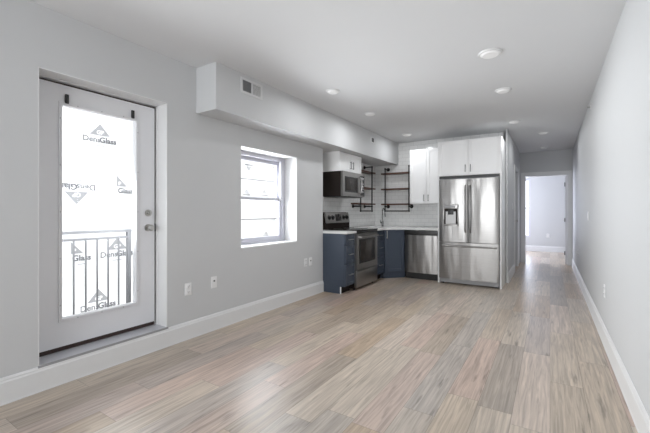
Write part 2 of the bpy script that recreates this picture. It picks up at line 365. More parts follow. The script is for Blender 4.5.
# ------------------------------------------------------------------ window
wn = sthing('window_1', (XO, 3.28, WZ0), 'white double-hung window deep in the left wall', 'window')
XW = -3.07
b = B()
for q in [(XO, XW-.005, WY0, WY0+.05, WZ0, WZ1), (XO, XW-.005, WY1-.05, WY1, WZ0, WZ1), (XO, XW-.005, WY0+.05, WY1-.05, WZ1-.055, WZ1), (XO, XW-.005, WY0+.05, WY1-.05, WZ0, WZ0+.03),
          (XW-.03, XW+.005, WY1-.10, WY1-.06, 1.35, WZ1-.055)]: bx(b, *q, bev=.003)
obj('window_frame', b, VINYL, wn)
def sash(x0, x1, y0, y1, z0, z1, bot, top, zm):
    b = B()
    for q in [(x0, x1, y0, y0+.045, z0, z1), (x0, x1, y1-.045, y1, z0, z1), (x0, x1, y0+.045, y1-.045, z0, z0+bot), (x0, x1, y0+.045, y1-.045, z1-top, z1)]: bx(b, *q, bev=.004)
    s = obj('sash', b, VINYL, wn)
    xm = (x0+x1)/2
    b = B(); bx(b, xm-.003, xm+.003, y0+.04, y1-.04, z0+bot-.005, z1-top+.005); obj('glass_pane', b, GLASS, s)
    b = B(); bx(b, xm-.009, xm+.009, y0+.045, y1-.045, zm-.007, zm+.007); o = obj('muntin', b, GREYP, s)
sash(XO+.02, XO+.055, WY0+.05, WY1-.05, 1.34, WZ1-.055, .035, .045, 1.60)
sash(XO+.06, XO+.10, WY0+.05, WY1-.05, WZ0+.03, 1.385, .06, .045, 1.105)
b = B(); bx(b, XO+.10, XO+.118, 3.24, 3.31, 1.36, 1.375, bev=.003); obj('sash_lock', b, VINYL, wn)
b = B()
for q in [(XW, XL, WY0, WY0+.008, WZ0, WZ1), (XW, XL, WY1-.008, WY1, WZ0, WZ1), (XW, XL, WY0, WY1, WZ1-.008, WZ1), (XW-.01, XL, WY0, WY1, WZ0, WZ0+.012)]: bx(b, *q)
struct('reveal_lining', b, TRIM, wn)

# ------------------------------------------------------------------ outside: alley, sheathed wall, railing
XS = -3.92
st('ground', [(-6, XO-.02, -3, 14, -1.3, -1.2)], CONC, 'grey ground of the narrow alley outside', 'ground')
TXT = {}
def text_mesh(s, size, M, name, m, parent, ext=.0006, bold=0.0):
    cu = bpy.data.curves.new('txt', 'FONT'); cu.body = s; cu.size = size; cu.extrude = ext; cu.offset = bold; cu.align_x = 'CENTER'; cu.resolution_u = 3
    o = bpy.data.objects.new('txt', cu); C.objects.link(o)
    dg = bpy.context.evaluated_depsgraph_get(); me = bpy.data.meshes.new_from_object(o.evaluated_get(dg))
    bpy.data.objects.remove(o); bpy.data.curves.remove(cu)
    bm = bmesh.new(); bm.from_mesh(me); bpy.data.meshes.remove(me)
    for v in bm.verts: v.co = M @ v.co
    return obj(name, bm, m, parent, smooth=False)
# text local x -> +Y, local y -> +Z, local z -> +X
TM = Matrix(((0, 0, 1, 0), (1, 0, 0, 0), (0, 1, 0, 0), (0, 0, 0, 1)))
INKT = plain('grey_wordmark_ink', (.15, .15, .16), .9, noise=.05)
def logo(panel, y, z, s=1.0, flip=False, part=None):
    """triangular emblem with the board's name under it, y,z = middle of the wordmark baseline"""
    R = Matrix.Rotation(math.pi if flip else 0, 4, 'Z')
    M = Matrix.Translation((XS+.0012, y, z)) @ TM @ R @ Matrix.Scale(s, 4)
    t = B(); h0 = .075
    if part == 'right': tri = [(0, h0), (.115, h0), (0, h0+.125)]
    else: tri = [(-.105, h0), (.105, h0), (0, h0+.125)]
    prism(t, tri, -.0005, .0005, M=M); obj('printed_emblem', t, INK, panel)
    if part == 'right':
        text_mesh('P', .058, M @ Matrix.Translation((.032, h0+.012, .0006)), 'emblem_letter', SHEATH, panel, bold=.0018)
        text_mesh('Glass', .082, M @ Matrix.Translation((.10, 0, 0)), 'printed_wordmark', INKT, panel, bold=.0028)
    else:
        text_mesh('GP', .058, M @ Matrix.Translation((0, h0+.012, .0006)), 'emblem_letters', SHEATH, panel, bold=.0018)
        text_mesh('Dens', .082, M @ Matrix.Translation((-.085, 0, 0)), 'printed_wordmark', INKT, panel, bold=.0010)
        text_mesh('Glass', .082, M @ Matrix.Translation((.082, 0, 0)), 'printed_wordmark', INKT, panel, bold=.0030)
    b = B(); bx(b, -.05 if part is None else .06, .05 if part is None else .15, -.042, -.034, -.0005, .0005, M=M); obj('printed_line', b, INK, panel)
def panel(y0, y1, z0, z1, label):
    b = B(); bx(b, XS-.0125, XS, y0+.0012, y1-.0012, z0+.0012, z1-.0012)
    return tag(obj('sheathing_board', b, SHEATH), label, 'board', 'sheathing boards on the wall outside')
pa = panel(-.6, 1.973, 1.12, 2.34, 'white sheathing board seen through the door glass, upper left')
pb = panel(1.973, 4.12, 1.12, 2.34, 'white sheathing board past the seam, upper right in the door glass')
pc = panel(-.4, 2.6, -.10, 1.12, 'white sheathing board behind the railing, low in the door glass')
pd = panel(2.6, 5.04, -.10, 1.12, 'white sheathing board outside the lower window sash')
pe = panel(4.12, 6.6, 1.12, 2.34, 'white sheathing board outside the upper window sash')
logo(pa, 1.815, 1.915, .95); logo(pa, 1.60, 1.47, 1.0, flip=True); logo(pb, 1.98, 1.40, .95, part='right')
logo(pc, 1.985, .72, 1.0); logo(pc, 1.55, .715, .95, part='right'); logo(pc, 1.80, .20, 1.0); logo(pc, 1.30, .20, .9)
logo(pb, 3.95, 1.93, .55, flip=True); logo(pe, 4.30, 1.45, .55); logo(pe, 4.56, 1.93, .4); logo(pd, 4.34, .80, .38); logo(pb, 3.90, 1.45, .5); logo(pd, 4.5, 1.05, .3)
st('wall_outside', [(XS-.25, XS-.013, -1.5, 8, -1.25, 2.6)], CONC, 'neighbouring wall carrying the sheathing boards', 'wall')
r = thing('balcony_railing', 'grey metal balcony railing outside the glazed door', 'railing', (-3.45, 1.3, .1))
XG = -3.45
boxobj('top_rail', (XG-.02, XG+.02, .55, 1.875, 1.005, 1.03), RAILM, r, bev=.003)
boxobj('middle_rail', (XG-.012, XG+.012, .55, 1.84, .945, .965), RAILM, r)
boxobj('bottom_rail', (XG-.012, XG+.012, .55, 1.84, .20, .22), RAILM, r)
for y in [1.853, .60]: boxobj('post', (XG-.017, XG+.017, y-.017, y+.017, .10, 1.006), RAILM, r)
for i in range(12):
    y = 1.76-.0935*i
    boxobj('baluster', (XG-.006, XG+.006, y-.006, y+.006, .22, .945), RAILM, r)
b = B()
bx(b, XO-.001, XG-.05, .5, 1.95, .06, .10); obj('landing', b, CONC, r)
for y in (.60, 1.853): pass

# ------------------------------------------------------------------ wall plates, vents, lamps
def outlet(name, loc, deg, label, kind='outlet'):
    # local: front faces -y
    M = fr(*loc, deg)
    t = thing(name, label, 'outlet' if kind != 'switch' else 'light switch', loc)
    b = B(); bx(b, -.036, .036, -.006, .0, -.058, .058, M=M, bev=.003); pl = obj('cover_plate', b, PLATE, t)
    if kind == 'outlet':
        for z in (-.027, .027):
            b = B(); bx(b, -.017, .017, -.009, -.005, z-.015, z+.015, M=M, bev=.004); f = obj('receptacle', b, PLATE, t)
            b = B()
            for x in (-.007, .007): bx(b, x-.0015, x+.0015, -.0096, -.0088, z-.002, z+.008, M=M)
            bx(b, -.002, .002, -.0096, -.0088, z-.010, z-.006, M=M); obj('slots', b, BLACK, f)
    elif kind == 'jack':
        b = B(); bx(b, -.008, .008, -.010, -.005, .004, .022, M=M); obj('port', b, BLACK, t)
    else:
        b = B(); bx(b, -.017, .017, -.010, -.005, -.033, .033, M=M, bev=.003); obj('rocker', b, PLATE, t)
    return t
outlet('power_outlet', (XL, 2.096, .47), 90, 'white duplex outlet on left wall nearest the glazed door')
outlet('cable_outlet', (XL, 2.398, .485), 90, 'white plate with black port beside the duplex outlet, left wall', 'jack')
outlet('power_outlet', (XL, 3.985, .49), 90, 'left of two pale plates below the window, near the blue cabinets')
outlet('cable_outlet', (XL, 4.105, .49), 90, 'right of two pale plates below the window, near the blue cabinets', 'jack')
outlet('light_switch', (XR, 5.68, 1.142), -90, 'white rocker switch on the long right wall', 'switch')
outlet('power_outlet', (XR, 4.055, .479), -90, 'white outlet low on the right wall nearest the camera')
outlet('power_outlet', (XR, 7.60, .477), -90, 'small white outlet low on right wall far down the hall')
outlet('light_switch', (XH, 7.55, 1.30), 90, 'white switch on the hall wall beside the refrigerator', 'switch')
outlet('power_outlet', (-.05, YF, .48), 0, 'white outlet on back wall of the room beyond the hall')

v = thing('wall_vent', 'white rectangular air register high on the soffit, left half dark', 'vent', (-2.59, 2.65, 2.465))
V = fr(-2.59, 2.65, 2.465, 90)
b = B()
for q in [(-.155, .155, -.008, 0, .055, .078), (-.155, .155, -.008, 0, -.078, -.055), (-.155, -.13, -.008, 0, -.055, .055), (.13, .155, -.008, 0, -.055, .055), (-.008, .008, -.008, 0, -.055, .055)]: bx(b, *q, M=V, bev=.002)
obj('frame', b, VENTW, v)
b = B(); bx(b, -.13, .13, -.002, 0, -.055, .055, M=V); obj('cavity', b, VENTD, v)
b = B()
for i in range(9):
    z = -.048+i*.012; bx(b, .01, .128, -.007, -.0055, z-.0035, z+.0035, M=V)
obj('louvers', b, VENTW, v)
b = B()
for i in range(8):
    x = -.12+i*.0145; bx(b, x-.001, x+.001, -.006, -.003, -.053, .053, M=V)
obj('louvers', b, GREYP, v)
v = thing('thermostat_sensor', 'small grey vent plate high on the soffit above the kitchen', 'vent', (-2.59, 5.575, 2.435))
V = fr(-2.59, 5.575, 2.435, 90)
b = B(); bx(b, -.075, .075, -.008, 0, -.045, .045, M=V, bev=.002); obj('frame', b, VENTW, v)
b = B(); bx(b, -.045, .045, -.010, -.007, -.034, .034, M=V); obj('grille', b, VENTD, v)
v.name = 'soffit_vent'

lamps = [(-.44, 3.356, 'round recessed ceiling light nearest the camera, largest in view', .085),
         (-.45, 4.457, 'round recessed ceiling light second nearest, over the walkway', .075),
         (-.465, 6.108, 'round recessed ceiling light just before the hall', .075),
         (-2.094, 3.446, 'round recessed ceiling light between soffit vent and window', .07),
         (-2.136, 4.518, 'round recessed ceiling light close to the soffit before the kitchen', .075),
         (-2.159, 6.107, 'round recessed ceiling light in front of the kitchen shelves', .075),
         (-.103, 7.232, 'round recessed ceiling light at the mouth of the hall', .075)]
def lamp(x, y, label, r_):
    t = thing('ceiling_light', label, 'ceiling light', (x, y, ZC), 'round recessed ceiling lights')
    b = B(); cyl(b, (x, y, ZC), (x, y, ZC-.012), r_+.012, r_+.004, seg=40); obj('trim_ring', b, VENTW, t)
    b = B(); cyl(b, (x, y, ZC-.011), (x, y, ZC-.024), r_-.004, r_-.022, seg=40); obj('lens', b, LENS, t)
    l = area('lamp_light', (x, y, ZC-.03), (0, 0, -1), .12, .12, (4.0 if y > 6 else 5.5) if y > 4 else 3.5, (.96, .98, 1)); l.data.shape = 'DISK'; l.parent = t; l.location = (0, 0, -.03)
for a in lamps: lamp(*a)
t = thing('smoke_detector', 'small round white smoke detector on the hall ceiling', 'smoke detector', (-.11, 8.9, ZC))
b = B(); cyl(b, (-.11, 8.9, ZC), (-.11, 8.9, ZC-.01), .065, seg=32); obj('base_plate', b, PLATE, t)
b = B(); cyl(b, (-.11, 8.9, ZC-.01), (-.11, 8.9, ZC-.035), .058, .045, seg=32); obj('cover', b, PLATE, t)
t = thing('sprinkler_head', 'tiny metal sprinkler head high on the right wall', 'sprinkler', (XR, 5.35, 2.47))
b = B(); cyl(b, (XR, 5.35, 2.47), (XR-.006, 5.35, 2.47), .028, .022, seg=24); obj('escutcheon', b, PLATE, t)
b = B(); cyl(b, (XR-.006, 5.35, 2.47), (XR-.035, 5.35, 2.47), .006, seg=12); cyl(b, (XR-.035, 5.35, 2.47), (XR-.038, 5.35, 2.47), .014, seg=16); bx(b, XR-.036, XR-.006, 5.338, 5.342, 2.466, 2.474); bx(b, XR-.036, XR-.006, 5.358, 5.362, 2.466, 2.474); obj('deflector', b, NICKEL, t)

# ------------------------------------------------------------------ end door, hall door, far window
def casing(name, parent_label, parts):
    b = B()
    for q in parts: bx(b, *q, bev=.003)
    return struct(name, b, TRIM, label=parent_label, cat='casing')
casing('trim_3', 'white casing around the open doorway at the hall end', [(-.575, -.50, YE-.018, YE, 0, 2.03), (.34, .415, YE-.018, YE, 0, 2.03), (-.575, .415, YE-.018, YE, 2.03, 2.11), (-.50, -.485, YE, YE+.1, 0, 2.03), (.325, .34, YE, YE+.1, 0, 2.03), (-.485, .325, YE, YE+.1, 2.015, 2.03)])
casing('trim_4', 'white casing around the closed door in the hall wall', [(XH, XH+.018, HY0-.075, HY0, 0, 2.05), (XH, XH+.018, HY1, HY1+.075, 0, 2.05), (XH, XH+.018, HY0-.075, HY1+.075, 2.05, 2.125)])
def hbox(b, q, M): bx(b, *q, M=M, bev=.002)
# leaf opened into the far room, hinged on the right jamb. local x along leaf, y thickness
d = sthing('door_2', (.32, YE+.11, .01), 'white panel door standing open into the far room', 'door')
M = fr(.322, YE+.115, .01, 86)
b = B(); bx(b, 0, .78, 0, .035, 0, 2.0, M=M)
for z0, z1 in ((.2, .85), (1.05, 1.82)):
    for x0, x1 in ((.12, .35), (.43, .66)):
        for yy in ((-.004, 0), (.035, .039)): bx(b, x0, x1, *yy, z0, z1, M=M, bev=.0015)
struct('leaf', b, DOORW, d)
for z in (.25, 1.0, 1.80):
    b = B(); cyl(b, (-.008, .04, z-.045), (-.008, .04, z+.045), .009, seg=10, M=M); bx(b, -.012, .03, .034, .038, z-.045, z+.045, M=M); obj('hinge', b, BLACK, d)
for s, (y0, y1) in enumerate(((-.004, -.055), (.039, .09))):
    b = B(); cyl(b, (.72, y0, .98), (.72, y0+(y1-y0)*.12, .98), .03, seg=20, M=M); cyl(b, (.72, y0, .98), (.72, y1, .98), .011, seg=12, M=M); cyl(b, (.72, y0+(y1-y0)*.6, .98), (.72, y1, .98), .022, .026, seg=20, M=M); obj('door_knob', b, NICKEL, d)
d = sthing('door_3', (XH-.06, 8.35, 0), 'white closed door set in the hall wall', 'door')
b = B(); bx(b, XH-.075, XH-.04, HY0+.003, HY1-.003, .008, 2.045)
for z0, z1 in ((.2, .85), (1.05, 1.85)): bx(b, XH-.042, XH-.036, HY0+.13, HY1-.13, z0, z1, bev=.0015)
struct('leaf', b, DOORW, d)
b = B(); cyl(b, (XH-.04, HY1-.07, 1.0), (XH-.033, HY1-.07, 1.0), .03, seg=20); cyl(b, (XH-.04, HY1-.07, 1.0), (XH+.01, HY1-.07, 1.0), .011, seg=12); cyl(b, (XH-.01, HY1-.07, 1.0), (XH+.018, HY1-.07, 1.0), .022, .026, seg=20); obj('door_knob', b, NICKEL, d)
wn = sthing('window_2', (-.975, YF, .42), 'bright double-hung window in the room beyond the hall', 'window')
b = B()
for q in [(-1.45, -1.40, YF, YF+.06, .42, 2.19), (-.55, -.50, YF, YF+.06, .42, 2.19), (-1.40, -.55, YF, YF+.06, .42, .47), (-1.40, -.55, YF, YF+.06, 2.14, 2.19), (-1.40, -.55, YF+.02, YF+.06, 1.28, 1.33)]: bx(b, *q)
obj('window_frame', b, VINYL, wn)
for z0, z1 in ((.47, 1.28), (1.33, 2.14)):
    b = B(); bx(b, -1.40, -.55, YF+.038, YF+.042, z0, z1); obj('glass_pane', b, GLASS, wn)

# ------------------------------------------------------------------ cabinet helpers (local frame: x right, y into the cabinet, front at y=0)
def shaker(b, x0, x1, z0, z1, M, rail=.055, t=.019):
    bx(b, x0+rail-.002, x1-rail+.002, -t+.009, 0, z0+rail-.002, z1-rail+.002, M=M)
    for q in [(x0, x0+rail, -t, 0, z0, z1), (x1-rail, x1, -t, 0, z0, z1), (x0+rail-.0005, x1-rail+.0005, -t, 0, z0, z0+rail), (x0+rail-.0005, x1-rail+.0005, -t, 0, z1-rail, z1)]: bx(b, *q, M=M, bev=.0015)
def front(kind, x0, x1, z0, z1, M, mat, parent, rail=.055, handle=None, hm=None):
    g = .005 if kind == 'drawer' else .0022; b = B(); shaker(b, x0+g, x1-g, z0+g, z1-g, M, rail); o = obj(kind, b, mat, parent)
    if handle:
        b = B(); hx, hz, L, vert = handle
        if vert:
            bx(b, hx-.005, hx+.005, -.050, -.040, hz-L/2, hz+L/2, M=M, bev=.002)
            for s in (-1, 1): bx(b, hx-.004, hx+.004, -.042, -.018, hz+s*(L/2-.012)-.004, hz+s*(L/2-.012)+.004, M=M)
        else:
            bx(b, hx-L/2, hx+L/2, -.050, -.040, hz-.005, hz+.005, M=M, bev=.002)
            for s in (-1, 1): bx(b, hx+s*(L/2-.012)-.004, hx+s*(L/2-.012)+.004, -.042, -.018, hz-.004, hz+.004, M=M)
        obj('handle', b, hm or NICKEL, o)
    return o

# refrigerator cabinet: doors over the fridge, two tall side panels
t = thing('refrigerator_cabinet', 'tall white cabinet surround with two doors above the refrigerator', 'cabinet', (-1.115, 6.4, 0))
F = fr(0, 6.05, 0)
b = B(); bx(b, -1.575, -.655, .001, .765, 1.79, 2.37, M=F); obj('body', b, CABW, t)
boxobj('side_panel', (-.655, -.63, .0, .765, 0, 2.37), CABW, t, M=F, bev=.001)
boxobj('side_panel', (-1.60, -1.575, .0, .765, 0, 2.37), CABW, t, M=F, bev=.001)
front('door', -1.597, -1.115, 1.79, 2.37, F, CABW, t, handle=(-1.155, 1.90, .12, True), hm=CHROME)
front('door', -1.115, -.632, 1.79, 2.37, F, CABW, t, handle=(-1.075, 1.90, .12, True), hm=CHROME)

# refrigerator
t = thing('refrigerator', 'stainless french-door refrigerator with bottom freezer drawer', 'refrigerator', (-1.115, 6.4, 0))
b = B(); bx(b, -1.568, -.662, .01, .70, .03, 1.745, M=F); obj('body', b, GREYP, t)
def bowed(b, x0, x1, z0, z1, M, t=.055, bow=.012, hole=None):
    n = 14; tb = bmesh.new(); 
    fr_, bk = [], []
    for i in range(n+1):
        u = i/n; x = x0+(x1-x0)*u; e = min(u, 1-u); rnd = .0 if e > .001 else .006
        y = -t-bow*(1-(2*u-1)**2)+rnd
        fr_.append((tb.verts.new((x, y, z0)), tb.verts.new((x, y, z1)))); bk.append((tb.verts.new((x, 0, z0)), tb.verts.new((x, 0, z1))))
    for i in range(n):
        tb.faces.new((fr_[i][0], fr_[i+1][0], fr_[i+1][1], fr_[i][1])); tb.faces.new((bk[i+1][0], bk[i][0], bk[i][1], bk[i+1][1]))
        tb.faces.new((fr_[i][0], bk[i][0], bk[i+1][0], fr_[i+1][0])); tb.faces.new((fr_[i][1], fr_[i+1][1], bk[i+1][1], bk[i][1]))
    tb.faces.new((fr_[0][0], fr_[0][1], bk[0][1], bk[0][0])); tb.faces.new((fr_[n][1], fr_[n][0], bk[n][0], bk[n][1]))
    bmesh.ops.recalc_face_normals(tb, faces=tb.faces[:]); merge(b, tb, M)
FD = fr(0, 6.06, 0)
def barhandle(b, pts, r, M): tube(b, pts, r, 10, M)
for side in (0, 1):
    x0, x1 = ((-1.567, -1.118), (-1.112, -.663))[side]
    b = B(); bowed(b, x0, x1, .70, 1.728, FD); dr = obj('door', b, STEEL, t)
    hx = (-1.150, -1.080)[side]
    b = B(); pts = [(hx, -.060, .86), (hx, -.095, .90)]+[(hx, -.100-.012*math.sin(k/8*math.pi), .93+k/8*.62) for k in range(9)]+[(hx, -.095, 1.58), (hx, -.060, 1.62)]
    barhandle(b, pts, .011, FD); obj('handle', b, STEEL2, dr)
    if side == 0:
        b = B()
        for q in [(-1.50, -1.48, -.078, -.05, .965, 1.32), (-1.27, -1.25, -.078, -.05, .965, 1.32), (-1.48, -1.27, -.078, -.05, 1.245, 1.32), (-1.48, -1.27, -.082, -.05, .965, .99)]: bx(b, *q, M=FD, bev=.003)
        dp = obj('water_dispenser', b, STEEL2, dr)
        b = B(); bx(b, -1.48, -1.27, -.071, -.05, .99, 1.245, M=FD); obj('recess', b, SIDEB, dr)
        b = B(); bx(b, -1.455, -1.295, -.076, -.07, .995, 1.20, M=FD, bev=.002); obj('paddle', b, VENTW, dr)
        b = B(); bx(b, -1.42, -1.33, -.083, -.07, 1.15, 1.24, M=FD, bev=.004); obj('spout', b, BLACK, dr)
        b = B(); bx(b, -1.465, -1.305, -.080, -.077, 1.265, 1.295, M=FD); obj('display', b, GREYP, dr)
b = B(); bowed(b, -1.567, -.663, .095, .692, FD); dr = obj('freezer_drawer', b, STEEL, t)
b = B(); pts = [(-1.53, -.055, .635), (-1.52, -.095, .635)]+[(-1.50+k/8*.77, -.100-.012*math.sin(k/8*math.pi), .635) for k in range(9)]+[(-.71, -.095, .635), (-.70, -.055, .635)]
barhandle(b, pts, .011, FD); obj('handle', b, STEEL2, dr)
b = B(); bx(b, -1.56, -.67, -.02, .01, .025, .09, M=FD); obj('toe_grille', b, GREYP, t)
b = B(); bx(b, -1.565, -.665, .0, .012, .688, .702, M=FD); bx(b, -1.119, -1.111, -.002, .012, .70, 1.74, M=FD); bx(b, -1.574, -.656, -.015, .05, 1.747, 1.787, M=FD); obj('gasket_and_gap_shade', b, BLACK, t)  # seam gaskets, plus a black strip painting the shaded gap above the fridge
for x in (-1.52, -.71):
    b = B(); cyl(b, (x, 6.10, 0), (x, 6.10, .03), .018, seg=14); cyl(b, (x, 6.65, 0), (x, 6.65, .03), .018, seg=14); obj('foot', b, BLACK, t)
for x in (-1.53, -.70):
    boxobj('hinge_cover', (x-.03, x+.03, -.05, .03, 1.729, 1.740), GREYP, t, M=FD, bev=.003)

# wall cabinet left of the fridge
W = fr(0, 6.485, 0)
t = thing('wall_cabinet', 'white two-door wall cabinet between shelves and refrigerator', 'cabinet', (-1.92, 6.65, 1.345))
b = B(); bx(b, -2.235, -1.605, .001, .334, 1.345, 2.36, M=W, bev=.001); obj('body', b, CABW, t)
front('door', -2.234, -1.92, 1.345, 2.36, W, CABW, t, handle=(-1.96, 1.45, .12, True), hm=CHROME)
front('door', -1.92, -1.606, 1.345, 2.36, W, CABW, t, handle=(-1.88, 1.45, .12, True), hm=CHROME)
# cabinet above microwave (faces +X)
MX = fr(-2.775, 0, 0, 90)     # local x -> +Y, y -> -X
t = thing('microwave_cabinet', 'short white wall cabinet with two doors above the microwave', 'cabinet', (-2.93, 5.11, 1.835))
b = B(); bx(b, 4.73, 5.49, .001, .324, 1.835, 2.144, M=MX, bev=.001); obj('body', b, CABW, t)
front('door', 4.731, 5.11, 1.835, 2.14, MX, CABW, t, rail=.05, handle=(5.07, 1.95, .12, True), hm=CHROME)
front('door', 5.11, 5.489, 1.835, 2.14, MX, CABW, t, rail=.05, handle=(5.15, 1.95, .12, True), hm=CHROME)

# microwave
t = thing('microwave', 'stainless over-the-range microwave with black window and dark sides', 'microwave', (-2.91, 5.11, 1.435))
MM = fr(-2.735, 0, 0, 90)
b = B(); bx(b, 4.733, 5.487, 0, .36, 1.44, 1.833, M=MM, bev=.003); obj('body', b, SIDEB, t)
b = B()
for q in [(4.733, 4.80, -.035, 0, 1.445, 1.833), (4.80, 5.24, -.035, 0, 1.755, 1.833), (4.80, 5.24, -.035, 0, 1.445, 1.51), (5.24, 5.33, -.035, 0, 1.445, 1.833)]: bx(b, *q, M=MM)
bx(b, 5.33, 5.487, -.035, 0, 1.80, 1.833, M=MM); bx(b, 5.33, 5.487, -.035, 0, 1.445, 1.47, M=MM)
dr = obj('door', b, STEEL2, t)
b = B(); bx(b, 4.80, 5.24, -.032, -.005, 1.51, 1.755, M=MM); o = obj('window_border', b, BGLASS, dr)
b = B(); bx(b, 4.835, 5.205, -.034, -.031, 1.54, 1.725, M=MM, bev=.002); o = obj('window', b, MESHG, dr)
b = B(); bx(b, 5.33, 5.487, -.034, 0, 1.47, 1.80, M=MM); cp = obj('control_panel', b, BGLASS, t)
b = B(); bx(b, 5.355, 5.465, -.0355, -.0335, 1.74, 1.775, M=MM)
for i in range(4):
    for j in range(3): bx(b, 5.36+j*.037, 5.386+j*.037, -.0355, -.0335, 1.52+i*.045, 1.545+i*.045, M=MM)
obj('keypad', b, GREYP, cp)
b = B(); pts = [(5.30, -.03, 1.50)]+[(5.30, -.062-.02*math.sin(k/8*math.pi), 1.51+k/8*.26) for k in range(9)]+[(5.30, -.03, 1.78)]
tube(b, pts, .011, 10, MM); obj('handle', b, STEEL2, dr)
b = B(); bx(b, 4.76, 5.46, .02, .33, 1.432, 1.441, M=MM); obj('vent_underside', b, BLACK, t)

# ------------------------------------------------------------------ base cabinets and counters
BX = fr(-2.505, 0, 0, 90)
def drawers(parent, y0, y1):
    for z0, z1 in ((.71, .865), (.435, .705), (.115, .43)):
        front('drawer', y0, y1, z0, z1, BX, CABB, parent, rail=.04, handle=((y0+y1)/2, (z0+z1)/2, .12, False))
t = thing('base_cabinet', 'slate blue base cabinet with three drawers left of the range', 'cabinet', (-2.8, 4.56, 0))
b = B(); bx(b, 4.436, 4.725, .001, .592, .105, .872, M=BX, bev=.001); bx(b, 4.436, 4.456, .07, .592, 0, .105, M=BX); obj('body', b, CABB, t)
b = B(); bx(b, 4.456, 4.725, .07, .09, 0, .105, M=BX); obj('toe_kick', b, SIDEB, t)
b = B(); bx(b, 4.432, 4.446, .055, .07, 0, .10, M=BX); o = obj('toe_end_trim', b, PLATE, t); o['label'] = 'white end strip at the toe kick'
drawers(t, 4.438, 4.723)
t = thing('base_cabinet', 'slate blue base cabinet with three drawers right of the range', 'cabinet', (-2.8, 5.7, 0))
b = B(); bx(b, 5.497, 5.857, .001, .592, .105, .872, M=BX, bev=.001); obj('body', b, CABB, t)
b = B(); bx(b, 5.497, 5.857, .07, .09, 0, .105, M=BX); obj('toe_kick', b, SIDEB, t)
drawers(t, 5.499, 5.855)
t = thing('corner_sink_cabinet', 'slate blue corner cabinet with one diagonal door', 'cabinet', (-2.75, 6.47, 0))
b = B(); prism(b, [(XK+.003, 5.862), (-2.505, 5.862), (-2.225, 6.152), (-2.225, YB-.003), (XK+.003, YB-.003)], .105, .872, bev=.001)
prism(b, [(XK+.003, 5.862), (-2.575, 5.892), (-2.275, 6.202), (-2.225, YB-.003), (XK+.003, YB-.003)], 0, .106); obj('body', b, CABB, t)
DG = fr(-2.505, 5.862, 0, 46)
front('door', .012, .391, .115, .865, DG, CABB, t, handle=(.05, .79, .14, True))
b = B(); bx(b, .0, .43, .035, .048, 0, .10, M=DG); obj('toe_kick', b, CABB, t)

b = B(); bx(b, XK+.002, -2.455, 4.432, 4.727, .873, .908, bev=.003); tag(obj('countertop', b, QUARTZ), 'short white quartz countertop left of the range', 'countertop')
b = B(); prism(b, [(XK+.002, 5.493), (-2.455, 5.493), (-2.455, 5.842), (-2.205, 6.105), (-1.602, 6.105), (-1.602, YB-.002), (XK+.002, YB-.002)], .873, .908, bev=.003)
tag(obj('countertop', b, QUARTZ), 'long white quartz countertop wrapping the kitchen corner', 'countertop')

# faucet
t = thing('kitchen_faucet', 'dark chrome gooseneck faucet in the kitchen corner', 'faucet', (-2.8, 6.5, .908))
Mf = fr(-2.8, 6.5, .908, -45)   # local +x points from corner towards the room
b = B(); cyl(b, (0, 0, 0), (0, 0, .012), .027, .022, seg=20, M=Mf); cyl(b, (0, 0, .01), (0, 0, .10), .018, seg=16, M=Mf); obj('base', b, CHROME, t)
b = B(); pts = [(0, 0, .09), (0, 0, .28)]+[(.06-.06*math.cos(a), 0, .28+.07*math.sin(a)) for a in [i*math.pi/10 for i in range(1, 11)]]+[(.12, 0, .25)]
tube(b, pts, .010, 12, Mf); cyl(b, (.12, 0, .26), (.12, 0, .19), .015, .017, seg=16, M=Mf); obj('spout', b, CHROME, t)
b = B(); cyl(b, (0, -.015, .07), (0, -.045, .07), .012, seg=12, M=Mf); cyl(b, (0, -.04, .07), (.02, -.06, .13), .006, seg=10, M=Mf); obj('lever', b, CHROME, t)

# range
t = thing('range', 'stainless electric range with black glass cooktop and backguard', 'stove', (-2.77, 5.11, 0))
RM = fr(-2.50, 0, 0, 90)
y0, y1 = 4.733, 5.487
b = B(); bx(b, y0, y1, 0, .585, .03, .895, M=RM); obj('body', b, SIDEB, t)
b = B(); bx(b, y0-.002, y1+.002, -.05, .585, .895, .916, M=RM, bev=.004); ck = obj('cooktop', b, BGLASS, t)
for (yy, xx, r_) in ((4.93, .13, .105), (5.30, .13, .08), (4.93, .40, .08), (5.30, .40, .105)):
    b = B(); cyl(b, (yy, xx, .9155), (yy, xx, .9168), r_, seg=36, M=RM); o = obj('burner_ring', b, GREYP if False else BLACK, ck)
b = B(); bx(b, y0, y1, -.045, 0, .865, .895, M=RM, bev=.003); obj('front_trim', b, BLACK, t)
b = B(); z0, z1 = .30, .86
for q in [(y0, y0+.075, z0, z1), (y1-.075, y1, z0, z1), (y0+.075, y1-.075, z0, .40), (y0+.075, y1-.075, .775, z1)]: bx(b, q[0], q[1], -.045, 0, q[2], q[3], M=RM)
dr = obj('oven_door', b, STEEL2, t)
b = B(); bx(b, y0+.075, y1-.075, -.043, -.01, .40, .775, M=RM); obj('window_border', b, BGLASS, dr)
b = B(); bx(b, y0+.14, y1-.14, -.045, -.04, .45, .73, M=RM, bev=.002); obj('oven_window', b, MESHG, dr)
b = B(); pts = [(y0+.05, -.045, .81), (y0+.055, -.088, .81), (y1-.055, -.088, .81), (y1-.05, -.045, .81)]; tube(b, pts, .012, 10, RM); obj('handle', b, STEEL2, dr)
b = B(); bx(b, y0, y1, -.045, 0, .045, .292, M=RM, bev=.004); dr = obj('storage_drawer', b, STEEL2, t)
b = B(); bx(b, y0+.03, y1-.03, -.055, -.044, .262, .282, M=RM, bev=.004); obj('pull_lip', b, STEEL2, dr)
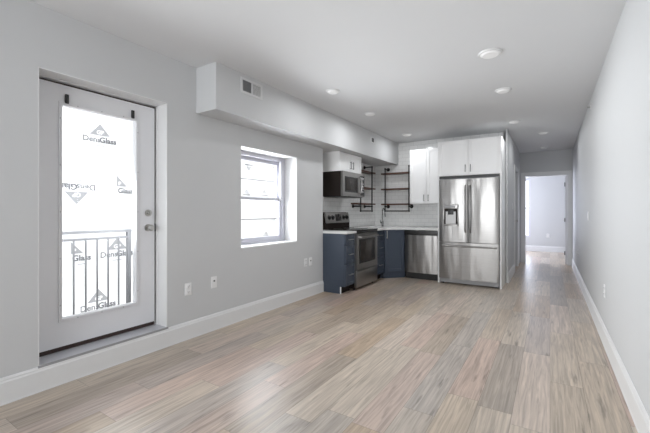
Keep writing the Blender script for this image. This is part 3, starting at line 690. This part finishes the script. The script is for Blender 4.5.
for yy in (y0+.05, y1-.05):
    b = B(); cyl(b, (yy, .03, 0), (yy, .03, .035), .016, seg=12, M=RM); cyl(b, (yy, .55, 0), (yy, .55, .035), .016, seg=12, M=RM); obj('foot', b, BLACK, t)
b = B(); bx(b, y0, y1, .562, .585, .90, 1.19, M=RM); bx(b, y0, y1, .495, .57, .90, 1.015, M=RM); bx(b, y0, y1, .54, .57, 1.0, 1.17, M=RM); bg = obj('backguard', b, SIDEB, t)
tilt = RM @ Matrix.Translation((0, .49, 1.012)) @ Matrix.Rotation(math.radians(-12), 4, 'X')
b = B(); bx(b, y0, y1, -.006, .022, 0, .178, M=tilt, bev=.004); cp = obj('control_panel', b, STEEL2, t)
b = B(); bx(b, 5.02, 5.20, -.009, -.005, .03, .145, M=tilt, bev=.002); obj('display', b, BGLASS, cp)
for yy in (4.82, 4.93, 5.29, 5.40):
    b = B(); cyl(b, (yy, -.005, .088), (yy, -.008, .088), .042, seg=28, M=tilt); cyl(b, (yy, -.008, .088), (yy, -.034, .088), .026, .022, seg=24, M=tilt); bx(b, yy-.005, yy+.005, -.042, -.03, .066, .11, M=tilt, bev=.002)
    o = obj('knob', b, BLACK, cp)

# dishwasher
t = thing('dishwasher', 'stainless dishwasher with black top strip under the counter', 'dishwasher', (-1.9, 6.45, 0))
DW = fr(0, 6.152, 0)
b = B(); bx(b, -2.22, -1.604, .0, .60, .10, .870, M=DW); bx(b, -2.22, -1.604, .05, .6, 0, .10, M=DW); obj('body', b, BLACK, t)
b = B(); bx(b, -2.215, -1.612, -.032, 0, .785, .866, M=DW, bev=.004); obj('control_strip', b, BLACK, t)
b = B(); bowed(b, -2.205, -1.622, .118, .78, DW, t=.03, bow=.018); obj('door', b, STEEL, t)
b = B(); bx(b, -2.21, -1.614, .03, .05, .0, .098, M=DW); obj('toe_kick', b, BLACK, t)

# ------------------------------------------------------------------ pipe shelves
def pipe_frame(t, segs, joints, flanges, M):
    for pts in segs:
        b = B(); tube(b, pts, .0125, 12, M); obj('pipe', b, PIPE, t)
    b = B()
    for p in joints:
        tb = bmesh.new(); bmesh.ops.create_uvsphere(tb, u_segments=14, v_segments=10, radius=.019); merge(b, tb, M @ Matrix.Translation(p))
    obj('elbow_fittings', b, PIPE, t)
    for p in flanges:      # local +y is towards the wall
        b = B(); q = Vector(p); cyl(b, q, q+Vector((0, -.008, 0)), .036, seg=24, M=M); cyl(b, q+Vector((0, -.008, 0)), q+Vector((0, -.03, 0)), .022, .017, seg=18, M=M)
        obj('wall_flange', b, PIPE, t)
def shelf_board(x0, x1, z, M, d0, d1, parent):
    b = B(); bx(b, x0, x1, d0, d1, z-.014, z+.014, M=M, bev=.003); return obj('shelf_board', b, WOOD, parent)
# right unit on back wall: local x=world X, wall at y=0, room at -y
P = fr(0, YB, 0)
t = thing('pipe_shelf', 'black pipe shelf unit with three wood boards on the back wall', 'shelf', (-2.56, 6.70, 1.21))
dz = -.165
pipe_frame(t, [[(-2.81, dz, 1.21), (-2.81, dz, 2.06)], [(-2.315, dz, 1.21), (-2.315, dz, 2.09)], [(-2.81, dz, 1.21), (-2.315, dz, 1.21)],
               [(-2.81, dz, 2.06), (-2.81, -.01, 2.06)], [(-2.81, dz, 1.30), (-2.81, -.01, 1.30)], [(-2.315, dz, 1.30), (-2.315, -.01, 1.30)], [(-2.315, dz, 2.09), (-2.315, -.01, 2.09)]],
           [(-2.81, dz, 1.21), (-2.315, dz, 1.21), (-2.81, dz, 2.06), (-2.81, dz, 1.30), (-2.315, dz, 1.30), (-2.315, dz, 2.09)],
           [(-2.81, 0, 2.06), (-2.81, 0, 1.30), (-2.315, 0, 1.30), (-2.315, 0, 2.09)], P)
for z in (1.965, 1.65, 1.345): shelf_board(-2.91, -2.29, z, P, -.15, -.003, t)
# left unit on side wall: local x=world Y
Q = fr(XK, 0, 0, 90)
t = thing('pipe_shelf', 'black pipe shelf unit with three wood boards beside the microwave', 'shelf', (-3.0, 6.06, 1.21))
dz = -.165
pipe_frame(t, [[(6.30, dz, 1.21), (6.30, dz, 2.07)], [(5.81, dz, 1.21), (5.81, dz, 2.07)], [(5.81, dz, 1.21), (6.30, dz, 1.21)],
               [(6.30, dz, 2.07), (6.30, -.01, 2.07)], [(5.81, dz, 2.07), (5.81, -.01, 2.07)], [(6.30, dz, 1.30), (6.30, -.01, 1.30)], [(5.81, dz, 1.30), (5.81, -.01, 1.30)]],
           [(6.30, dz, 1.21), (5.81, dz, 1.21), (6.30, dz, 2.07), (5.81, dz, 2.07), (6.30, dz, 1.30), (5.81, dz, 1.30)],
           [(6.30, 0, 2.07), (5.81, 0, 2.07), (6.30, 0, 1.30), (5.81, 0, 1.30)], Q)
for z in (1.965, 1.65, 1.345): shelf_board(5.73, 6.50, z, Q, -.15, -.003, t)
